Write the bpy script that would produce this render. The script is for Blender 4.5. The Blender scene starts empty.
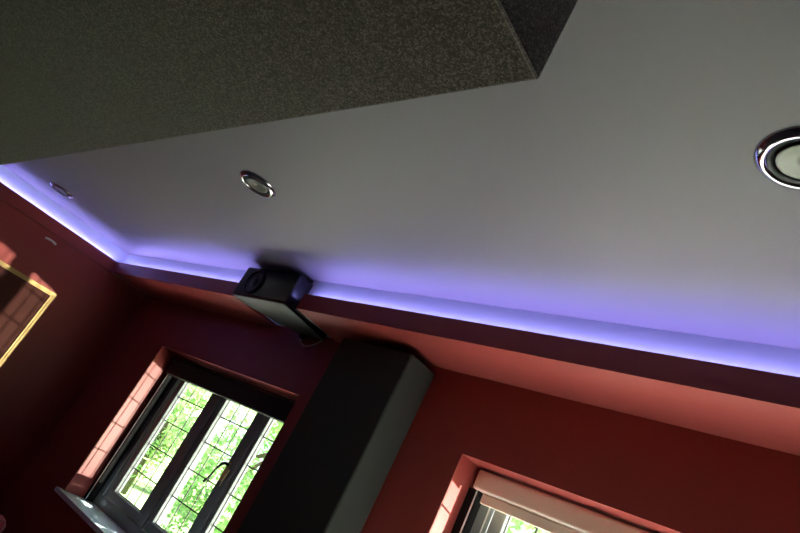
import bpy, bmesh, math, random
from mathutils import Vector, Matrix
random.seed(7)
S = bpy.context.scene
COL = S.collection
H = 1.64                      # camera height above the floor; the plan below is measured from the camera

# ------------------------------------------------------------------ materials
def mat(name, color, rough=0.5, metal=0.0, spec=0.5, bump=0.0, bscale=80.0, var=0.0, vscale=6.0, coat=0.0, sheen=0.0):
    m = bpy.data.materials.new(name); m.use_nodes = True
    nt = m.node_tree; b = nt.nodes['Principled BSDF']
    b.inputs['Base Color'].default_value = (*color, 1)
    b.inputs['Roughness'].default_value = rough
    b.inputs['Metallic'].default_value = metal
    b.inputs['Specular IOR Level'].default_value = spec
    b.inputs['Coat Weight'].default_value = coat
    b.inputs['Coat Roughness'].default_value = 0.08
    b.inputs['Sheen Weight'].default_value = sheen
    tc = nt.nodes.new('ShaderNodeTexCoord')
    if var > 0:
        n = nt.nodes.new('ShaderNodeTexNoise'); n.inputs['Scale'].default_value = vscale; n.inputs['Detail'].default_value = 4
        nt.links.new(tc.outputs['Object'], n.inputs['Vector'])
        r = nt.nodes.new('ShaderNodeValToRGB')
        r.color_ramp.elements[0].position = .3; r.color_ramp.elements[1].position = .7
        r.color_ramp.elements[0].color = (*[c * (1 - var) for c in color], 1)
        r.color_ramp.elements[1].color = (*[min(1, c * (1 + var)) for c in color], 1)
        nt.links.new(n.outputs['Fac'], r.inputs['Fac']); nt.links.new(r.outputs['Color'], b.inputs['Base Color'])
    if bump > 0:
        n2 = nt.nodes.new('ShaderNodeTexNoise'); n2.inputs['Scale'].default_value = bscale; n2.inputs['Detail'].default_value = 3
        nt.links.new(tc.outputs['Object'], n2.inputs['Vector'])
        bp = nt.nodes.new('ShaderNodeBump'); bp.inputs['Strength'].default_value = bump; bp.inputs['Distance'].default_value = .01
        nt.links.new(n2.outputs['Fac'], bp.inputs['Height']); nt.links.new(bp.outputs['Normal'], b.inputs['Normal'])
    return m

def emit(name, color, strength):
    m = bpy.data.materials.new(name); m.use_nodes = True
    b = m.node_tree.nodes['Principled BSDF']
    b.inputs['Base Color'].default_value = (.8, .8, .8, 1)
    b.inputs['Emission Color'].default_value = (*color, 1); b.inputs['Emission Strength'].default_value = strength
    return m

def glass_mat(name, tint, refl):
    m = bpy.data.materials.new(name); m.use_nodes = True
    nt = m.node_tree; nt.nodes.remove(nt.nodes['Principled BSDF'])
    out = nt.nodes['Material Output']
    t = nt.nodes.new('ShaderNodeBsdfTransparent'); t.inputs['Color'].default_value = (*tint, 1)
    g = nt.nodes.new('ShaderNodeBsdfGlossy'); g.inputs['Roughness'].default_value = 0.02
    fc = nt.nodes.new('ShaderNodeLayerWeight'); fc.inputs['Blend'].default_value = .5
    pw = nt.nodes.new('ShaderNodeMath'); pw.operation = 'POWER'; pw.inputs[1].default_value = 4
    lw = nt.nodes.new('ShaderNodeMath'); lw.operation = 'MULTIPLY_ADD'; lw.inputs[1].default_value = .8; lw.inputs[2].default_value = refl
    nt.links.new(fc.outputs['Facing'], pw.inputs[0]); nt.links.new(pw.outputs[0], lw.inputs[0])
    mx = nt.nodes.new('ShaderNodeMixShader')
    nt.links.new(lw.outputs[0], mx.inputs['Fac']); nt.links.new(t.outputs[0], mx.inputs[1]); nt.links.new(g.outputs[0], mx.inputs[2])
    nt.links.new(mx.outputs[0], out.inputs['Surface'])
    return m

def leaf_mat(name, c1, c2):
    m = bpy.data.materials.new(name); m.use_nodes = True
    nt = m.node_tree; b = nt.nodes['Principled BSDF']; out = nt.nodes['Material Output']
    tc = nt.nodes.new('ShaderNodeTexCoord')
    n = nt.nodes.new('ShaderNodeTexNoise'); n.inputs['Scale'].default_value = 1.3; n.inputs['Detail'].default_value = 6
    nt.links.new(tc.outputs['Object'], n.inputs['Vector'])
    r = nt.nodes.new('ShaderNodeValToRGB')
    r.color_ramp.elements[0].position = .35; r.color_ramp.elements[1].position = .65
    r.color_ramp.elements[0].color = (*c1, 1); r.color_ramp.elements[1].color = (*c2, 1)
    nt.links.new(n.outputs['Fac'], r.inputs['Fac']); nt.links.new(r.outputs['Color'], b.inputs['Base Color'])
    b.inputs['Roughness'].default_value = .45
    tr = nt.nodes.new('ShaderNodeBsdfTranslucent'); nt.links.new(r.outputs['Color'], tr.inputs['Color'])
    mx = nt.nodes.new('ShaderNodeMixShader'); mx.inputs['Fac'].default_value = .45
    nt.links.new(b.outputs[0], mx.inputs[1]); nt.links.new(tr.outputs[0], mx.inputs[2]); nt.links.new(mx.outputs[0], out.inputs['Surface'])
    return m

def carpet_mat(name, c0, c1, c2):
    m = bpy.data.materials.new(name); m.use_nodes = True
    nt = m.node_tree; b = nt.nodes['Principled BSDF']
    tc = nt.nodes.new('ShaderNodeTexCoord')
    def cells(scale):
        v = nt.nodes.new('ShaderNodeTexVoronoi'); v.inputs['Scale'].default_value = scale
        nt.links.new(tc.outputs['Object'], v.inputs['Vector'])
        sp = nt.nodes.new('ShaderNodeSeparateColor'); nt.links.new(v.outputs['Color'], sp.inputs['Color']); return sp.outputs['Red']
    n = nt.nodes.new('ShaderNodeMix'); n.data_type = 'FLOAT'; n.inputs[0].default_value = .22
    nt.links.new(cells(300), n.inputs[2]); nt.links.new(cells(140), n.inputs[3])
    r = nt.nodes.new('ShaderNodeValToRGB'); e = r.color_ramp.elements
    e[0].position = .2; e[0].color = (*c0, 1); e[1].position = .55; e[1].color = (*c1, 1)
    x = e.new(.92); x.color = (*c2, 1)
    nt.links.new(n.outputs[0], r.inputs['Fac']); nt.links.new(r.outputs['Color'], b.inputs['Base Color'])
    b.inputs['Roughness'].default_value = .95; b.inputs['Specular IOR Level'].default_value = .1
    b.inputs['Sheen Weight'].default_value = .25; b.inputs['Sheen Roughness'].default_value = .5
    bp = nt.nodes.new('ShaderNodeBump'); bp.inputs['Strength'].default_value = .2; bp.inputs['Distance'].default_value = .006
    nt.links.new(n.outputs[0], bp.inputs['Height']); nt.links.new(bp.outputs['Normal'], b.inputs['Normal'])
    return m

RED = mat('red_paint', (.34, .060, .052), .42, spec=.32, bump=.04, bscale=60)
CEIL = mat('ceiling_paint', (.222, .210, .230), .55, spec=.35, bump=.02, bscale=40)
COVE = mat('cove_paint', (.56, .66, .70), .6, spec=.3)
CARPET = carpet_mat('grey_carpet', (.036, .029, .027), (.070, .056, .052), (.185, .150, .137))
FABRIC = mat('black_fabric', (.040, .046, .040), .9, spec=.2, bump=.35, bscale=500, sheen=.15)
FRAME = mat('anthracite_frame', (.21, .23, .235), .55, spec=.25)
LEAD = mat('lead_strip', (.06, .06, .06), .5, metal=.3)
GLASS = glass_mat('window_glass', (.93, .97, .96), .03)
SILL = mat('sill_paint', (.62, .76, .86), .36, spec=.6)
BLACKBLIND = mat('black_blind', (.012, .013, .013), .7, spec=.3, bump=.15, bscale=300)
BEIGE = mat('beige_blind', (.84, .71, .58), .7, spec=.2, bump=.05, bscale=400)
CHANNEL = mat('black_channel', (.012, .012, .013), .85, spec=.08)
BEAD = mat('grey_bead', (.30, .31, .32), .5)
WHITEPVC = mat('white_strip', (.75, .76, .76), .4)
BRASS = mat('brass', (.90, .72, .38), .35, metal=.5)
IRON = mat('black_iron', (.015, .015, .015), .4, metal=.4)
CHROME = mat('chrome', (.55, .55, .58), .12, metal=1)
BLACK = mat('black_baffle', (.006, .006, .008), .5)
LENS = mat('silver_lens', (.15, .16, .14), .4, metal=.5)
SPK = mat('gloss_black', (.006, .006, .008), .22, spec=.5)
SPKBOT = mat('charcoal_panel', (.045, .062, .054), .33, spec=.5)
CONE = mat('black_cone', (.012, .012, .014), .45)
CABLE = mat('grey_cable', (.35, .33, .32), .5)
GOLD = mat('gold_leaf', (.50, .335, .125), .38, metal=.45, bump=.15, bscale=150)
PRINT = mat('dark_red_print', (.085, .03, .024), .12, spec=.7, var=.15, vscale=3)
WHITEM = mat('white_metal', (.85, .78, .70), .35)
LED = emit('led_light', (.35, .315, 1.0), 18)
FLOOR = mat('grey_floor_carpet', (.13, .13, .135), .9, var=.2, vscale=40, bump=.3, bscale=200)
CREAM = mat('cream_lacquer', (.80, .74, .66), .4)
ROSE = mat('rose_leather', (.75, .16, .22), .4, bump=.1, bscale=200)
PIPING = mat('pale_piping', (.75, .38, .40), .5)
DARKWOOD = mat('dark_wood', (.06, .03, .02), .4)
BARK = mat('bark', (.09, .065, .045), .9, bump=.6, bscale=30, var=.3)
LAWN = mat('lawn', (.10, .19, .05), .9, var=.4, vscale=3, bump=.5, bscale=60)
PAVE = mat('pale_paving', (.62, .60, .57), .8, var=.1, vscale=2)
LEAF_A = leaf_mat('leaf_mid', (.16, .32, .10), (.40, .58, .24))
LEAF_B = leaf_mat('leaf_olive', (.26, .27, .12), (.50, .46, .26))
LEAF_C = leaf_mat('leaf_fresh', (.22, .42, .16), (.48, .68, .32))

# ------------------------------------------------------------------ mesh helpers
class MB:
    def __init__(self): self.v = []; self.f = []
    def add(self, vs, fs):
        o = len(self.v); self.v += [tuple(p) for p in vs]; self.f += [tuple(i + o for i in f) for f in fs]; return self
    def box(self, x0, x1, y0, y1, z0, z1):
        return self.add([(x0,y0,z0),(x1,y0,z0),(x1,y1,z0),(x0,y1,z0),(x0,y0,z1),(x1,y0,z1),(x1,y1,z1),(x0,y1,z1)],
                        [(0,3,2,1),(4,5,6,7),(0,1,5,4),(1,2,6,5),(2,3,7,6),(3,0,4,7)])
    def prism(self, poly, z0, z1):        # poly: plan, counter-clockwise
        n = len(poly)
        return self.add([(x,y,z0) for x,y in poly] + [(x,y,z1) for x,y in poly],
                        [tuple(range(n))[::-1], tuple(range(n, 2*n))] + [(i,(i+1)%n,n+(i+1)%n,n+i) for i in range(n)])
    def lathe(self, prof, axis='z', c=(0,0,0), n=48, close=False):
        vs = []
        for k in range(n):
            a = 2*math.pi*k/n
            for r, h in prof:
                if axis == 'z': vs.append((c[0]+r*math.cos(a), c[1]+r*math.sin(a), c[2]+h))
                else: vs.append((c[0]+r*math.cos(a), c[1]+h, c[2]+r*math.sin(a)))
        m = len(prof); fs = []
        for k in range(n):
            for i in range(m if close else m-1):
                j = (i+1) % m
                fs.append((k*m+i, ((k+1)%n)*m+i, ((k+1)%n)*m+j, k*m+j))
        return self.add(vs, fs)
    def tube(self, pts, rad, n=10):
        pts = [Vector(p) for p in pts]; vs = []; fs = []
        rads = rad if isinstance(rad, (list, tuple)) else [rad]*len(pts)
        up = Vector((0,0,1))
        for i, p in enumerate(pts):
            d = (pts[min(i+1,len(pts)-1)] - pts[max(i-1,0)]).normalized()
            a = d.cross(up if abs(d.z) < .95 else Vector((1,0,0))).normalized(); b = d.cross(a)
            for k in range(n):
                t = 2*math.pi*k/n; vs.append(p + (a*math.cos(t) + b*math.sin(t))*rads[i])
        for i in range(len(pts)-1):
            for k in range(n): fs.append((i*n+k, i*n+(k+1)%n, (i+1)*n+(k+1)%n, (i+1)*n+k))
        fs.append(tuple(range(n))); fs.append(tuple(range((len(pts)-1)*n, len(pts)*n))[::-1])
        return self.add(vs, fs)
    def build(self, name, m, parent=None, bevel=0, smooth=False, seg=2):
        me = bpy.data.meshes.new(name); 
        off = parent_world(parent) if parent else Vector((0,0,0))
        me.from_pydata([(x-off.x, y-off.y, z-off.z) for x,y,z in self.v], [], self.f)
        bm = bmesh.new(); bm.from_mesh(me); bmesh.ops.recalc_face_normals(bm, faces=bm.faces); bm.to_mesh(me); bm.free()
        me.materials.append(m)
        o = bpy.data.objects.new(name, me); COL.objects.link(o)
        if parent: o.parent = parent
        if smooth:
            for p in me.polygons: p.use_smooth = True
        if bevel:
            md = o.modifiers.new('bevel', 'BEVEL'); md.width = bevel; md.segments = seg; md.limit_method = 'ANGLE'; md.angle_limit = math.radians(40)
        return o

def parent_world(o):
    v = Vector((0,0,0))
    while o: v += o.location; o = o.parent
    return v
def tag(o, label=None, cat=None, group=None, kind=None):
    if label: o['label'] = label
    if cat: o['category'] = cat
    if group: o['group'] = group
    if kind: o['kind'] = kind
    return o
def empty(name, loc):
    o = bpy.data.objects.new(name, None); COL.objects.link(o); o.location = loc; o.empty_display_size = .1; return o
def struct(o, label, cat): return tag(o, label, cat, None, 'structure')

# ------------------------------------------------------------------ plan (x along the window wall, y into it, z up)
YW = 2.279; WT = .30                      # window wall face and thickness
YV = 1.956                                # upper white wall behind the light trough
YF = 1.8906                               # front of the pelmet
ZC, Z0, Z1 = H+1.03, H+.808, H+.905       # ceiling, pelmet bottom, pelmet top
XR, YB = 2.7, -3.4                        # right and back walls
SK = .055                                 # the left wall runs 3 degrees out of square
def xl(base, y): return base - SK*(YF - y)
W1 = (-4.488, -2.739); W2 = (-1.5553, .19); WZ = (H-.738, H+.445)
NX = (-3.30, -2.665)                      # gap in the pelmet where the loudspeaker sits
NV = (-3.40, -2.745)                      # niche in the upper wall behind it

# setting -----------------------------------------------------------
m = MB(); m.box(-5.9, XR+.3, YB-.3, YW+WT, -.2, 0)
struct(m.build('floor', FLOOR), 'grey carpet floor of the dark red room', 'floor')
m = MB(); m.box(-5.9, XR+.3, YB-.3, YW+WT, ZC, ZC+.2)
struct(m.build('ceiling', CEIL), 'plain pale grey ceiling washed by violet cove light', 'ceiling')

m = MB(); y0, y1 = YW, YW+WT
m.box(-5.9, W1[0], y0, y1, 0, Z0+.02)
m.box(W1[0], W1[1], y0, y1, 0, WZ[0]); m.box(W1[0], W1[1], y0, y1, WZ[1], Z0+.02)
m.box(W1[1], W2[0], y0, y1, 0, Z0+.02)
m.box(W2[0], W2[1], y0, y1, 0, WZ[0]); m.box(W2[0], W2[1], y0, y1, WZ[1], Z0+.02)
m.box(W2[1], XR+.3, y0, y1, 0, Z0+.02)
struct(m.build('wall_front', RED), 'dark red wall with the two leaded windows', 'wall')
m = MB()
m.box(-5.6, NV[0], YV, YW+WT, Z0+.02, ZC)
struct(m.build('wall_front_upper', COVE), 'narrow white wall strip behind the light trough left of the loudspeaker', 'wall')
m = MB(); m.box(NV[1], XR+.3, YV, YW+WT, Z0+.02, ZC)
struct(m.build('wall_front_upper', COVE), 'narrow white wall strip behind the light trough right of the loudspeaker', 'wall')
m = MB(); m.box(NV[0], NV[1], YW, YW+WT, Z0+.02, ZC)
struct(m.build('wall_niche', COVE), 'back of the niche behind the loudspeaker', 'wall')

m = MB(); XB = -5.305
m.prism([(-5.9, YB-.3), (xl(XB, YB-.3), YB-.3), (xl(XB, YW), YW), (-5.9, YW)], 0, Z0)
struct(m.build('wall_left', RED), 'dark red side wall with the gold framed picture', 'wall')
m = MB(); XV = -5.345
m.prism([(-5.9, YB-.3), (xl(XV, YB-.3), YB-.3), (xl(XV, YV), YV), (-5.9, YV)], Z0, ZC)
struct(m.build('wall_left_upper', COVE), 'narrow white wall strip behind the short light trough above the picture', 'wall')

# right wall (plain) and back wall
m = MB(); m.box(XR, XR+.3, YB-.3, YW, 0, ZC)
struct(m.build('wall_right', RED), 'dark red wall on the far right side of the room', 'wall')
m = MB(); m.box(-5.9, XR, YB-.3, YB, 0, ZC)
struct(m.build('wall_back', RED), 'dark red wall at the back of the room', 'wall')

# light trough (pelmet) along the window wall, and along the left wall
m = MB(); TH = .016
for xa, xb in ((-5.262, NX[0]), (NX[1], XR)):
    m.box(xa, xb, YF, YW, Z0, Z0+.02); m.box(xa, xb, YF, YF+TH, Z0+.02, Z1); m.box(xa, xb, YF+TH, YV-.0005, Z0+.02, Z1-.016)
struct(m.build('trim_1', RED), 'long dark red pelmet of the light trough above both windows', 'pelmet')
m = MB(); XP = -5.28
m.prism([(xl(XP-TH, YB), YB), (xl(XP, YB), YB), (xl(XP, YF), YF), (xl(XP-TH, YF), YF)], Z0, Z1)
m.prism([(xl(XV+.0005, YB), YB), (xl(XP-TH, YB), YB), (xl(XP-TH, YF), YF), (xl(XV+.0005, YF), YF)], Z0, Z1-.016)
m.prism([(-5.35, YF), (-5.262, YF), (-5.262, YF+TH), (-5.35, YF+TH)], Z0, Z1)
struct(m.build('trim_2', RED), 'short dark red pelmet of the light trough along the picture wall', 'pelmet')

# LED strips lying in the trough
def led(name, prism, label):
    m = MB(); m.prism(prism, Z1-.0155, Z1-.010)
    tag(m.build(name, LED), label, 'light strip', 'violet LED strips in the cove')
ym = YV-.018
led('led_strip', [(-5.25, ym-.008), (NX[0]-.01, ym-.008), (NX[0]-.01, ym+.008), (-5.25, ym+.008)], 'violet LED strip in the trough between the loudspeaker and the picture wall')
led('led_strip', [(NX[1]+.01, ym-.008), (XR-.05, ym-.008), (XR-.05, ym+.008), (NX[1]+.01, ym+.008)], 'violet LED strip in the long trough from the loudspeaker over the beige blind window')
xm = XV+.018
led('led_strip', [(xl(xm-.008, YB+.1), YB+.1), (xl(xm+.008, YB+.1), YB+.1), (xl(xm+.008, YF-.02), YF-.02), (xl(xm-.008, YF-.02), YF-.02)], 'violet LED strip in the short trough above the gold framed picture')

# ------------------------------------------------------------------ windows
def make_window(name, X, label, handle):
    x0, x1 = X; z0, z1 = WZ
    r = empty(name, ((x0+x1)/2, YW+.26, z0)); struct(r, label, 'window')
    ya, yb = YW+.225, YW+.295
    fr = MB()
    fr.box(x0, x1, ya, yb, z0, z0+.075); fr.box(x0, x1, ya, yb, z1-.06, z1)
    fr.box(x0, x0+.10, ya, yb, z0+.075, z1-.06); fr.box(x1-.05, x1, ya, yb, z0+.075, z1-.06)
    mull = (x0+.700, x0+1.255)
    for mx in mull: fr.box(mx-.032, mx+.032, ya, YW+(.35 if mx == mull[0] else .30), z0+.075, z1-.06)  # first mullion deepened outside, added to block stray glint on the left wall
    fr.build('window_frame', FRAME, r, bevel=.004)
    # slim pale seal between frame and opening
    s = MB(); s.box(x0+.092, x0+.098, ya-.004, ya-.0005, z0+.08, z1-.06); s.build('seal', WHITEPVC, r)
    cells = ((x0+.112, mull[0]-.036, .066, .075), (mull[0]+.036, mull[1]-.036, .055, .050), (mull[1]+.036, x1-.054, .03, .03))
    for (a, b, sl, sr) in cells:
        za, zb = z0+.079, z1-.064
        sh = MB(); yc, yd = YW+.236, YW+.285; sb, st = .062, .06
        sh.box(a, b, yc, yd, za, za+sb); sh.box(a, b, yc, yd, zb-st, zb)
        sh.box(a, a+sl, yc, yd, za+sb, zb-st); sh.box(b-sr, b, yc, yd, za+sb, zb-st)
        so = sh.build('sash', FRAME, r, bevel=.006)
        ga, gb, gz0, gz1 = a+sl, b-sr, za+sb, zb-st
        bd = MB(); bw = .007                                   # pale glazing bead round the glass
        for q in ((ga, gb, gz0, gz0+bw), (ga, gb, gz1-bw, gz1), (ga, ga+bw, gz0+bw, gz1-bw), (gb-bw, gb, gz0+bw, gz1-bw)):
            bd.box(q[0], q[1], YW+.262, YW+.2679, q[2], q[3])
        bd.build('glazing_bead', BEAD, so)
        g = MB(); g.box(ga, gb, YW+.268, YW+.272, gz0, gz1); g.build('pane', GLASS, so)
        L = MB(); nx = 3
        for i in range(1, nx):
            x = ga + (gb-ga)*i/nx; L.box(x-.004, x+.004, YW+.2642, YW+.2678, gz0, gz1)
        zz = H+.17
        while zz > gz0+.02:
            L.box(ga, gb, YW+.263, YW+.2668, zz-.004, zz+.004); zz -= .192
        zz = H+.17+.192
        while zz < gz1-.02:
            L.box(ga, gb, YW+.263, YW+.2668, zz-.004, zz+.004); zz += .192
        L.build('leading', LEAD, so)
    if handle:
        hx = mull[1]-.036-.022; hz = H-.075; hy = YW+.236
        h = MB(); h.box(hx-.013, hx+.013, hy-.008, hy, hz-.10, hz+.025)
        hp = h.build('handle_plate', BRASS, r, bevel=.003); hp['label'] = 'small brass handle plate'
        h = MB()
        pts = [(hx, hy-.006, hz), (hx, hy-.03, hz+.004), (hx-.004, hy-.05, hz-.005), (hx-.012, hy-.062, hz-.035), (hx-.02, hy-.07, hz-.08), (hx-.024, hy-.078, hz-.12), (hx-.028, hy-.092, hz-.15)]
        h.tube(pts, [.011, .011, .010, .008, .007, .007, .009]); hh = h.build('handle', IRON, r, smooth=True); hh['label'] = 'curved black lever handle'
        h = MB(); h.tube([(hx+.04, hy-.004, hz-.02), (hx+.045, hy-.022, hz-.03), (hx+.042, hy-.022, hz-.09), (hx+.036, hy-.01, hz-.125)], [.008, .009, .008, .006])
        k = h.build('latch', BRASS, r, smooth=True); k['label'] = 'bright brass latch'
    sl = MB(); sl.box(x0, x1, YW, YW+.224, z0-.001, z0+.003)
    sl.box(x0-.05, x1+.05, YW-.045, YW-.001, z0-.027, z0+.003)
    sl.build('window_sill', SILL, r, bevel=.003)
    return r
make_window('window_1', W1, 'leaded three pane window under the black blind', True)
make_window('window_2', W2, 'leaded window under the beige blind', False)

def make_blind(X, m_, zb, zt, fab, label, yf):
    x0, x1 = X[0]+.03, X[1]-.03
    r = empty('roller_blind', ((x0+x1)/2, YW+.16, zb)); tag(r, label, 'blind')
    c = MB(); c.box(x0, x1, yf, YW+.195, zb, zt); c.build('cassette', m_, r, bevel=.010, seg=3)
    if fab:
        f = MB(); f.box(x0+.055, x1-.055, YW+.158, YW+.162, zb-.030, zb+.01); f.build('fabric', m_, r)
        f = MB(); f.box(x0+.055, x1-.055, YW+.140, YW+.1565, zb-.048, zb-.005); f.build('bottom_rail', m_, r, bevel=.004)
    for (a, b) in ((X[0]+.002, X[0]+.062), (X[1]-.062, X[1]-.002)):
        g = MB(); g.box(a, b, YW+.150, YW+.20, WZ[0]+.004, zb); gc = g.build('guide_channel', CHANNEL, r, bevel=.003)
        w = MB(); t = b-.016 if a < (x0+x1)/2 else a+.010
        w.box(t, t+.006, YW+.146, YW+.1500, WZ[0]+.004, zb-.002); ws = w.build('brush_strip', WHITEPVC, gc); ws['label'] = 'thin white strip'
    return r
make_blind(W1, BLACKBLIND, H+.285, H+.408, False, 'black roller blind in the recess of the window beside the gold framed picture', YW+.125)
make_blind(W2, BEIGE, H+.345, H+.432, True, 'beige roller blind in the recess of the window right of the black column', YW+.125)

# ------------------------------------------------------------------ tall black fabric column between the windows
m = MB(); m.box(-2.391, -1.882, 2.0565, YW-.003, 0.0, H+.768)
o = m.build('bass_trap', FABRIC, None, bevel=.012, seg=3)
tag(o, 'tall black fabric covered acoustic column standing between the two windows', 'acoustic column')

# ------------------------------------------------------------------ carpet covered box under the ceiling
BX, BY, BZ = -.5715, .6043, H+.78
r = empty('hanging_acoustic_box', (-2.7, -.4, BZ)); tag(r, 'large grey carpet covered box hanging from the ceiling', 'acoustic box')
m = MB(); m.box(-4.75, BX, -1.9, BY, BZ, ZC-.001); m.build('carpet_cover', CARPET, r, bevel=.006)
m = MB(); m.tube([(BX-.004, -1.88, BZ+.001), (BX-.004, BY-.004, BZ+.001)], .0035, 8); m.build('edge_seam', CARPET, r, smooth=True)

# ------------------------------------------------------------------ round ceiling fittings
def downlight(x, y, label, scale=1.0):
    r = empty('ceiling_downlight', (x, y, ZC)); r.scale = (scale, scale, scale); tag(r, label, 'ceiling light', 'round chrome ceiling downlights')
    m = MB(); m.lathe([(.066, -.001), (.0665, -.008), (.070, -.0135), (.076, -.0145), (.083, -.010), (.089, -.005), (.092, -.001)], c=(x,y,ZC), close=True)
    m.build('bezel', CHROME, r, smooth=True)
    m = MB(); m.lathe([(.066, -.0105), (.060, -.006), (.052, -.003), (.052, -.001), (.066, -.001)], c=(x,y,ZC), close=True)
    m.build('baffle', BLACK, r, smooth=True)
    m = MB(); m.lathe([(.0515, -.001), (.0515, -.009), (.049, -.011), (.040, -.0085), (.02, -.006), (.0005, -.005), (.0005, -.001)], c=(x,y,ZC), close=True)
    m.build('lens', LENS, r, smooth=True)
downlight(-2.313, 1.116, 'chrome rimmed round downlight above the black loudspeaker')
downlight(-.256, 1.104, 'largest chrome rimmed round downlight, cut off by the edge of the photo', 1.06)
downlight(-4.862, 1.100, 'chrome rimmed round downlight beside the trough above the gold framed picture')

# ------------------------------------------------------------------ loudspeaker set into the pelmet
sx0, sx1, sy, sb, st = -3.262, -2.715, 1.838, H+.797, H+1.002
rx0, rx1, ry = -3.115, -2.775, YW-.006
r = empty('loudspeaker', ((sx0+sx1)/2, 2.05, sb)); tag(r, 'black wedge shaped loudspeaker set in a gap of the red pelmet', 'loudspeaker')
plan = [(sx0, sy), (sx1, sy), (sx1-.012, 1.96), (rx1, ry), (rx0+.10, ry), (rx0, ry-.10), (sx0+.012, 1.96)]
m = MB(); m.prism(plan, sb+.006, st); b = m.build('body', SPK, r, bevel=.012, seg=3)
cx = (sx0+sx1)/2
plan2 = [(cx+(x-cx)*.985, 2.05+(y-2.05)*.985) for x, y in plan]
m = MB(); m.prism(plan2, sb, sb+.0058); p = m.build('bottom_panel', SPKBOT, r, bevel=.003); p['label'] = 'charcoal underside panel'
for wx, wr in ((sx0+.165, .085),):
    m = MB(); c = (wx, sy, H+.90)
    m.lathe([(wr, -.0005), (wr, -.008), (wr-.006, -.012), (wr-.014, -.010), (wr-.018, -.003), (wr-.018, -.0005)], 'y', c, close=True)
    w = m.build('woofer_ring', SPK, r, smooth=True)
    m = MB(); m.lathe([(wr-.018, -.0015), (wr-.024, -.007), (wr-.032, -.004), (.028, -.001), (.026, -.006), (.012, -.012), (.0005, -.0135), (.0005, -.0008), (wr-.018, -.0008)], 'y', c)
    m.build('woofer_cone', CONE, w, smooth=True)
m = MB(); m.box(rx0+.13, rx0+.165, ry-.035, ry-.005, sb-.028, sb-.0005); m.build('cable_plug', BLACK, r, bevel=.004)
m = MB(); a = Vector((rx0+.147, ry-.02, sb-.03)); e = Vector((rx1-.01, ry-.012, sb-.003))
pts = []
for i in range(17):
    t = i/16; q = a.lerp(e, t); q.z -= .055*math.sin(math.pi*t)**.7*(1-.3*t); q.y += 0; pts.append(q)
m.tube(pts, .0035, 8); k = m.build('cable', CABLE, r, smooth=True); k['label'] = 'thin grey looping cable'

# little copper wire ends on the wall under the speaker
m = MB()
m.tube([(-2.925, YW-.001, H+.738), (-2.923, YW-.012, H+.736), (-2.918, YW-.015, H+.722)], .0032, 8)
m.tube([(-2.900, YW-.001, H+.742), (-2.898, YW-.012, H+.739), (-2.893, YW-.015, H+.726)], .0032, 8)
tag(m.build('cord_end', mat('copper_wire', (.55, .20, .10), .4, metal=.6), smooth=True), 'short copper wire ends poking out of the red wall beside the black column top', 'wire')

# ------------------------------------------------------------------ gold framed picture on the left wall
PY1, PY0, PZ1, PZ0 = 1.672, .35, H+.424, H-.52
r = empty('framed_picture', (xl(XB, (PY0+PY1)/2), (PY0+PY1)/2, PZ0)); tag(r, 'large dark picture in a slim gold frame on the red side wall', 'picture')
def onwall(m, name, material, parent, bevel=0):       # shear-free: rotate the built part to lie along the wall
    o = m.build(name, material, None, bevel=bevel); o.parent = parent
    return o
def wallbox(mb, ya, yb, za, zb, d0, d1):
    mb.add([(xl(XB, q)-r.location.x+d, q-r.location.y, z-r.location.z) for d in (d0, d1) for (q, z) in ((ya, za), (yb, za), (yb, zb), (ya, zb))],
           [(0,1,2,3),(4,7,6,5),(0,4,5,1),(1,5,6,2),(2,6,7,3),(3,7,4,0)])
fw = .017
for nm, offs in (('frame', ((0, fw, .024), (fw, fw+.007, .016), (fw+.007, fw+.016, .021))),):
    m = MB()
    for (o0, o1, d) in offs:
        wallbox(m, PY0+o0, PY1-o0, PZ1-o1, PZ1-o0, .002, d); wallbox(m, PY0+o0, PY1-o0, PZ0+o0, PZ0+o1, .002, d)
        wallbox(m, PY0+o0, PY0+o1, PZ0+o1, PZ1-o1, .002, d); wallbox(m, PY1-o1, PY1-o0, PZ0+o1, PZ1-o1, .002, d)
    f = onwall(m, 'frame', GOLD, r)
m = MB(); wallbox(m, PY0+.033, PY1-.033, PZ0+.033, PZ1-.033, .002, .010); onwall(m, 'print', PRINT, r)['label'] = 'dark glossy print'

# small pale hook high on the same wall
m = MB(); hy, hz = 1.385, H+.748; hx = xl(XB, hy)
pts = [(hx+.004+.020*math.sin(math.pi*i/12), hy-.045+.09*i/12, hz+.004*math.sin(math.pi*i/12)) for i in range(13)]
m.tube(pts, .009, 10)
tag(m.build('wall_hook', WHITEM, smooth=True), 'small pale curved hook high on the red wall above the gold frame', 'hook')

# ------------------------------------------------------------------ rose armchair in the corner (only its top corner is seen)
AX, AY = -4.06, 1.815
r = empty('armchair', (AX, AY, 0)); tag(r, 'rose red armchair with pale piping in the dark corner by the window', 'armchair')
m = MB(); m.box(AX-.30, AX+.10, AY-.28, AY+.20, .20, .40); m.build('seat', ROSE, r, bevel=.04, seg=4)
zt = .648
m = MB(); m.prism([(AX-.42, AY-.34), (AX-.30, AY-.34), (AX-.30, AY+.20), (AX-.42, AY+.20)], .16, zt); m.build('backrest', ROSE, r, bevel=.03, seg=4)
for s in (-.36, .20):
    m = MB(); m.box(AX-.30, AX+.10, AY+s, AY+s+.08, .16, .48); m.build('arm', ROSE, r, bevel=.03, seg=4)
m = MB(); m.tube([(AX-.30, AY-.30, zt-.008), (AX-.30, AY+.17, zt-.008), (AX-.30, AY+.192, zt-.03), (AX-.30, AY+.195, zt-.10)], .007); m.build('piping', PIPING, r, smooth=True)['label'] = 'pale pink piping'
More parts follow.
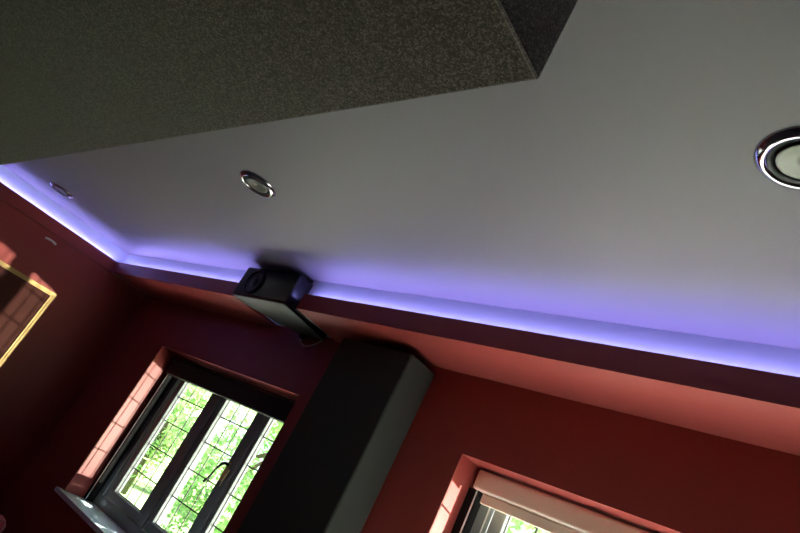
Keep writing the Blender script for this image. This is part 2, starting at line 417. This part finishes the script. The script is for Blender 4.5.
for lx in (-.38, .06):
    for ly in (-.30, .22):
        m = MB(); m.tube([(AX+lx, AY+ly, 0), (AX+lx, AY+ly, .17)], [.014, .022]); m.build('leg', DARKWOOD, r)

# ------------------------------------------------------------------ added cream cabinet, out of view, bouncing sun up to the pelmet underside
r = empty('bounce_sideboard', (.1, 1.98, 0)); tag(r, 'added low cream cabinet, unseen under the beige blind window, bouncing sun up to the pelmet', 'bounce_sideboard')
m = MB(); m.box(-1.5, 1.7, 1.74, YW-.06, .08, H-.815); m.build('carcass', CREAM, r, bevel=.004)
m = MB(); m.box(-1.53, 1.73, 1.71, YW-.055, H-.814, H-.785); m.build('top', CREAM, r, bevel=.005)
for i in range(4):
    x = -1.5 + .8*i
    m = MB(); m.box(x+.006, x+.794, 1.718, 1.739, .09, H-.83); d = m.build('door', CREAM, r, bevel=.003)
    m = MB(); m.box(x+.10, x+.22, 1.70, 1.7175, .42, .435); m.build('handle', CHROME, d, bevel=.003)
for lx in (-1.4, 1.6):
    for ly in (1.80, 2.16):
        m = MB(); m.box(lx-.03, lx+.03, ly-.03, ly+.03, 0, .0795); m.build('foot', DARKWOOD, r)

# ------------------------------------------------------------------ garden
m = MB(); m.box(-60, 40, YW+WT, 70, -.35, -.15); struct(m.build('ground', LAWN), 'green lawn outside the windows', 'ground')
m = MB(); m.box(-60, 30, YW+WT+.02, 5.2, -.15, -.13); struct(m.build('path', PAVE), 'pale paved drive outside the windows', 'path')

def tree(x, y, h, R, leaf, n, ls, label, low=.2):
    r = empty('tree', (x, y, -.15)); tag(r, label, 'tree', 'garden trees outside the windows')
    m = MB(); m.tube([(x, y, -.15), (x+.05, y, h*.3), (x-.04, y+.05, h*.6), (x, y, h*.85)], [.16, .12, .08, .03], 10)
    for k in range(6):
        a = k*1.05; z = h*(.3+.08*k)
        m.tube([(x, y, z), (x+math.cos(a)*R*.35, y+math.sin(a)*R*.35, z+h*.08), (x+math.cos(a)*R*.7, y+math.sin(a)*R*.7, z+h*.18)], [.05, .035, .012], 7)
    m.build('trunk', BARK, r, smooth=True)
    rnd = random.Random(int(x*100)); vs = []; fs = []
    cl = []
    for k in range(46):
        while True:
            p = Vector((rnd.uniform(-1,1), rnd.uniform(-1,1), rnd.uniform(-1,1)))
            if p.length < 1: break
        cl.append((Vector((p.x*R, p.y*R, h*(low+(1-low)*(p.z*.5+.5)))), rnd.uniform(.22, .42)*R))
    for k in range(n):
        c, cr = cl[k % len(cl)]
        d = Vector((rnd.gauss(0,1), rnd.gauss(0,1), rnd.gauss(0,1))).normalized() * cr * rnd.random()**.4
        p = c + d; a = Vector((rnd.gauss(0,1), rnd.gauss(0,1), rnd.gauss(0,.7))).normalized()
        b = a.cross(Vector((rnd.gauss(0,1), rnd.gauss(0,1), rnd.gauss(0,1)))).normalized(); s = ls*rnd.uniform(.6, 1.3)
        o = len(vs); vs += [p-a*s, p+b*s*.42, p+a*s, p-b*s*.42]; fs.append((o, o+1, o+2, o+3))
    me = bpy.data.meshes.new('crown'); me.from_pydata([tuple(q) for q in vs], [], fs); me.materials.append(leaf)
    c = bpy.data.objects.new('crown', me); COL.objects.link(c); c.parent = r
tree(-13.2, 7.8, 4.6, 1.3, LEAF_A, 7000, .075, 'mid green tree seen through the left pane under the black blind', .08)
tree(-9.2, 7.2, 4.2, 1.2, LEAF_C, 6500, .07, 'fresh green tree seen through the middle pane under the black blind', .06)
tree(-16.8, 9.4, 2.6, 1.1, LEAF_B, 4500, .08, 'low olive bush tree behind the left pane under the black blind', .0)
tree(-13.7, 12.4, 5.4, 1.6, LEAF_C, 6500, .09, 'tall pale tree behind the others outside the black blind window', .15)
tree(-9.2, 10.8, 4.4, 1.2, LEAF_B, 5000, .085, 'olive tree seen through the narrow pane beside the black column', .15)
tree(-2.9, 4.9, 7.0, 1.5, LEAF_A, 2300, .15, 'added unseen tall tree shading the window with the black blind from the sun', .55)  # added out of view to keep most sun off the black blind window
tree(-3.7, 8.2, 4.4, 1.15, LEAF_C, 6000, .07, 'fresh green tree seen under the beige blind', .15)

# ------------------------------------------------------------------ light
w = bpy.data.worlds.new('World'); S.world = w; w.use_nodes = True
bg = w.node_tree.nodes['Background']; bg.inputs['Color'].default_value = (.86, .94, 1.0, 1); bg.inputs['Strength'].default_value = 1.0
sd = bpy.data.lights.new('Sun', 'SUN'); sd.energy = 30.0; sd.angle = math.radians(.6); sd.color = (1.0, .95, .86)
so = bpy.data.objects.new('Sun', sd); COL.objects.link(so)
so.rotation_euler = Vector((-.25, -.50, -.85)).to_track_quat('-Z', 'Y').to_euler()
# low dazzling light across the drive (sun glancing off parked cars): lights the left reveals through the leaded panes
gd = bpy.data.lights.new('Glint', 'SPOT'); gd.energy = 3500; gd.color = (1.0, .90, .76); gd.shadow_soft_size = .05
gd.spot_size = math.radians(24); gd.spot_blend = .08
go = bpy.data.objects.new('Glint', gd); COL.objects.link(go); go.location = (3.0, 6.1, H-.44)
go.rotation_euler = (Vector((-3.4, 2.1, H)) - go.location).to_track_quat('-Z', 'Y').to_euler()
def portal(name, x0, x1, y, z0, z1, face):
    d = bpy.data.lights.new(name, 'AREA'); d.shape = 'RECTANGLE'; d.size = x1-x0; d.size_y = z1-z0; d.cycles.is_portal = True
    o = bpy.data.objects.new(name, d); COL.objects.link(o); o.location = ((x0+x1)/2, y, (z0+z1)/2)
    o.rotation_euler = Vector((0, face, 0)).to_track_quat('-Z', 'Z').to_euler()
portal('window_portal', W1[0], W1[1], YW+WT+.005, WZ[0], WZ[1], -1)
portal('window_portal', W2[0], W2[1], YW+WT+.005, WZ[0], WZ[1], -1)

# ------------------------------------------------------------------ camera
F, yaw, pitch, roll = 597.66, -.8318, .387, .4927
f = Vector((math.sin(yaw)*math.cos(pitch), math.cos(yaw)*math.cos(pitch), math.sin(pitch)))
r0 = Vector((math.cos(yaw), -math.sin(yaw), 0)); u0 = r0.cross(f)
rt = r0*math.cos(roll) + u0*math.sin(roll); up = -r0*math.sin(roll) + u0*math.cos(roll)
cd = bpy.data.cameras.new('Camera'); cd.sensor_width = 36; cd.lens = F/800*36; cd.clip_start = .02
co = bpy.data.objects.new('Camera', cd); COL.objects.link(co)
M = Matrix((rt, up, -f)).transposed().to_4x4(); M.translation = (0, 0, H); co.matrix_world = M
S.camera = co
vs = S.view_settings
vs.view_transform = 'Standard'; vs.look = 'None'; vs.gamma = 1; vs.use_curve_mapping = False; vs.exposure = 1.35
S.display_settings.display_device = 'sRGB'
S.cycles.use_denoising = True
S.cycles.max_bounces = 10; S.cycles.diffuse_bounces = 6; S.cycles.transparent_max_bounces = 16
S.cycles.caustics_reflective = False; S.cycles.caustics_refractive = False
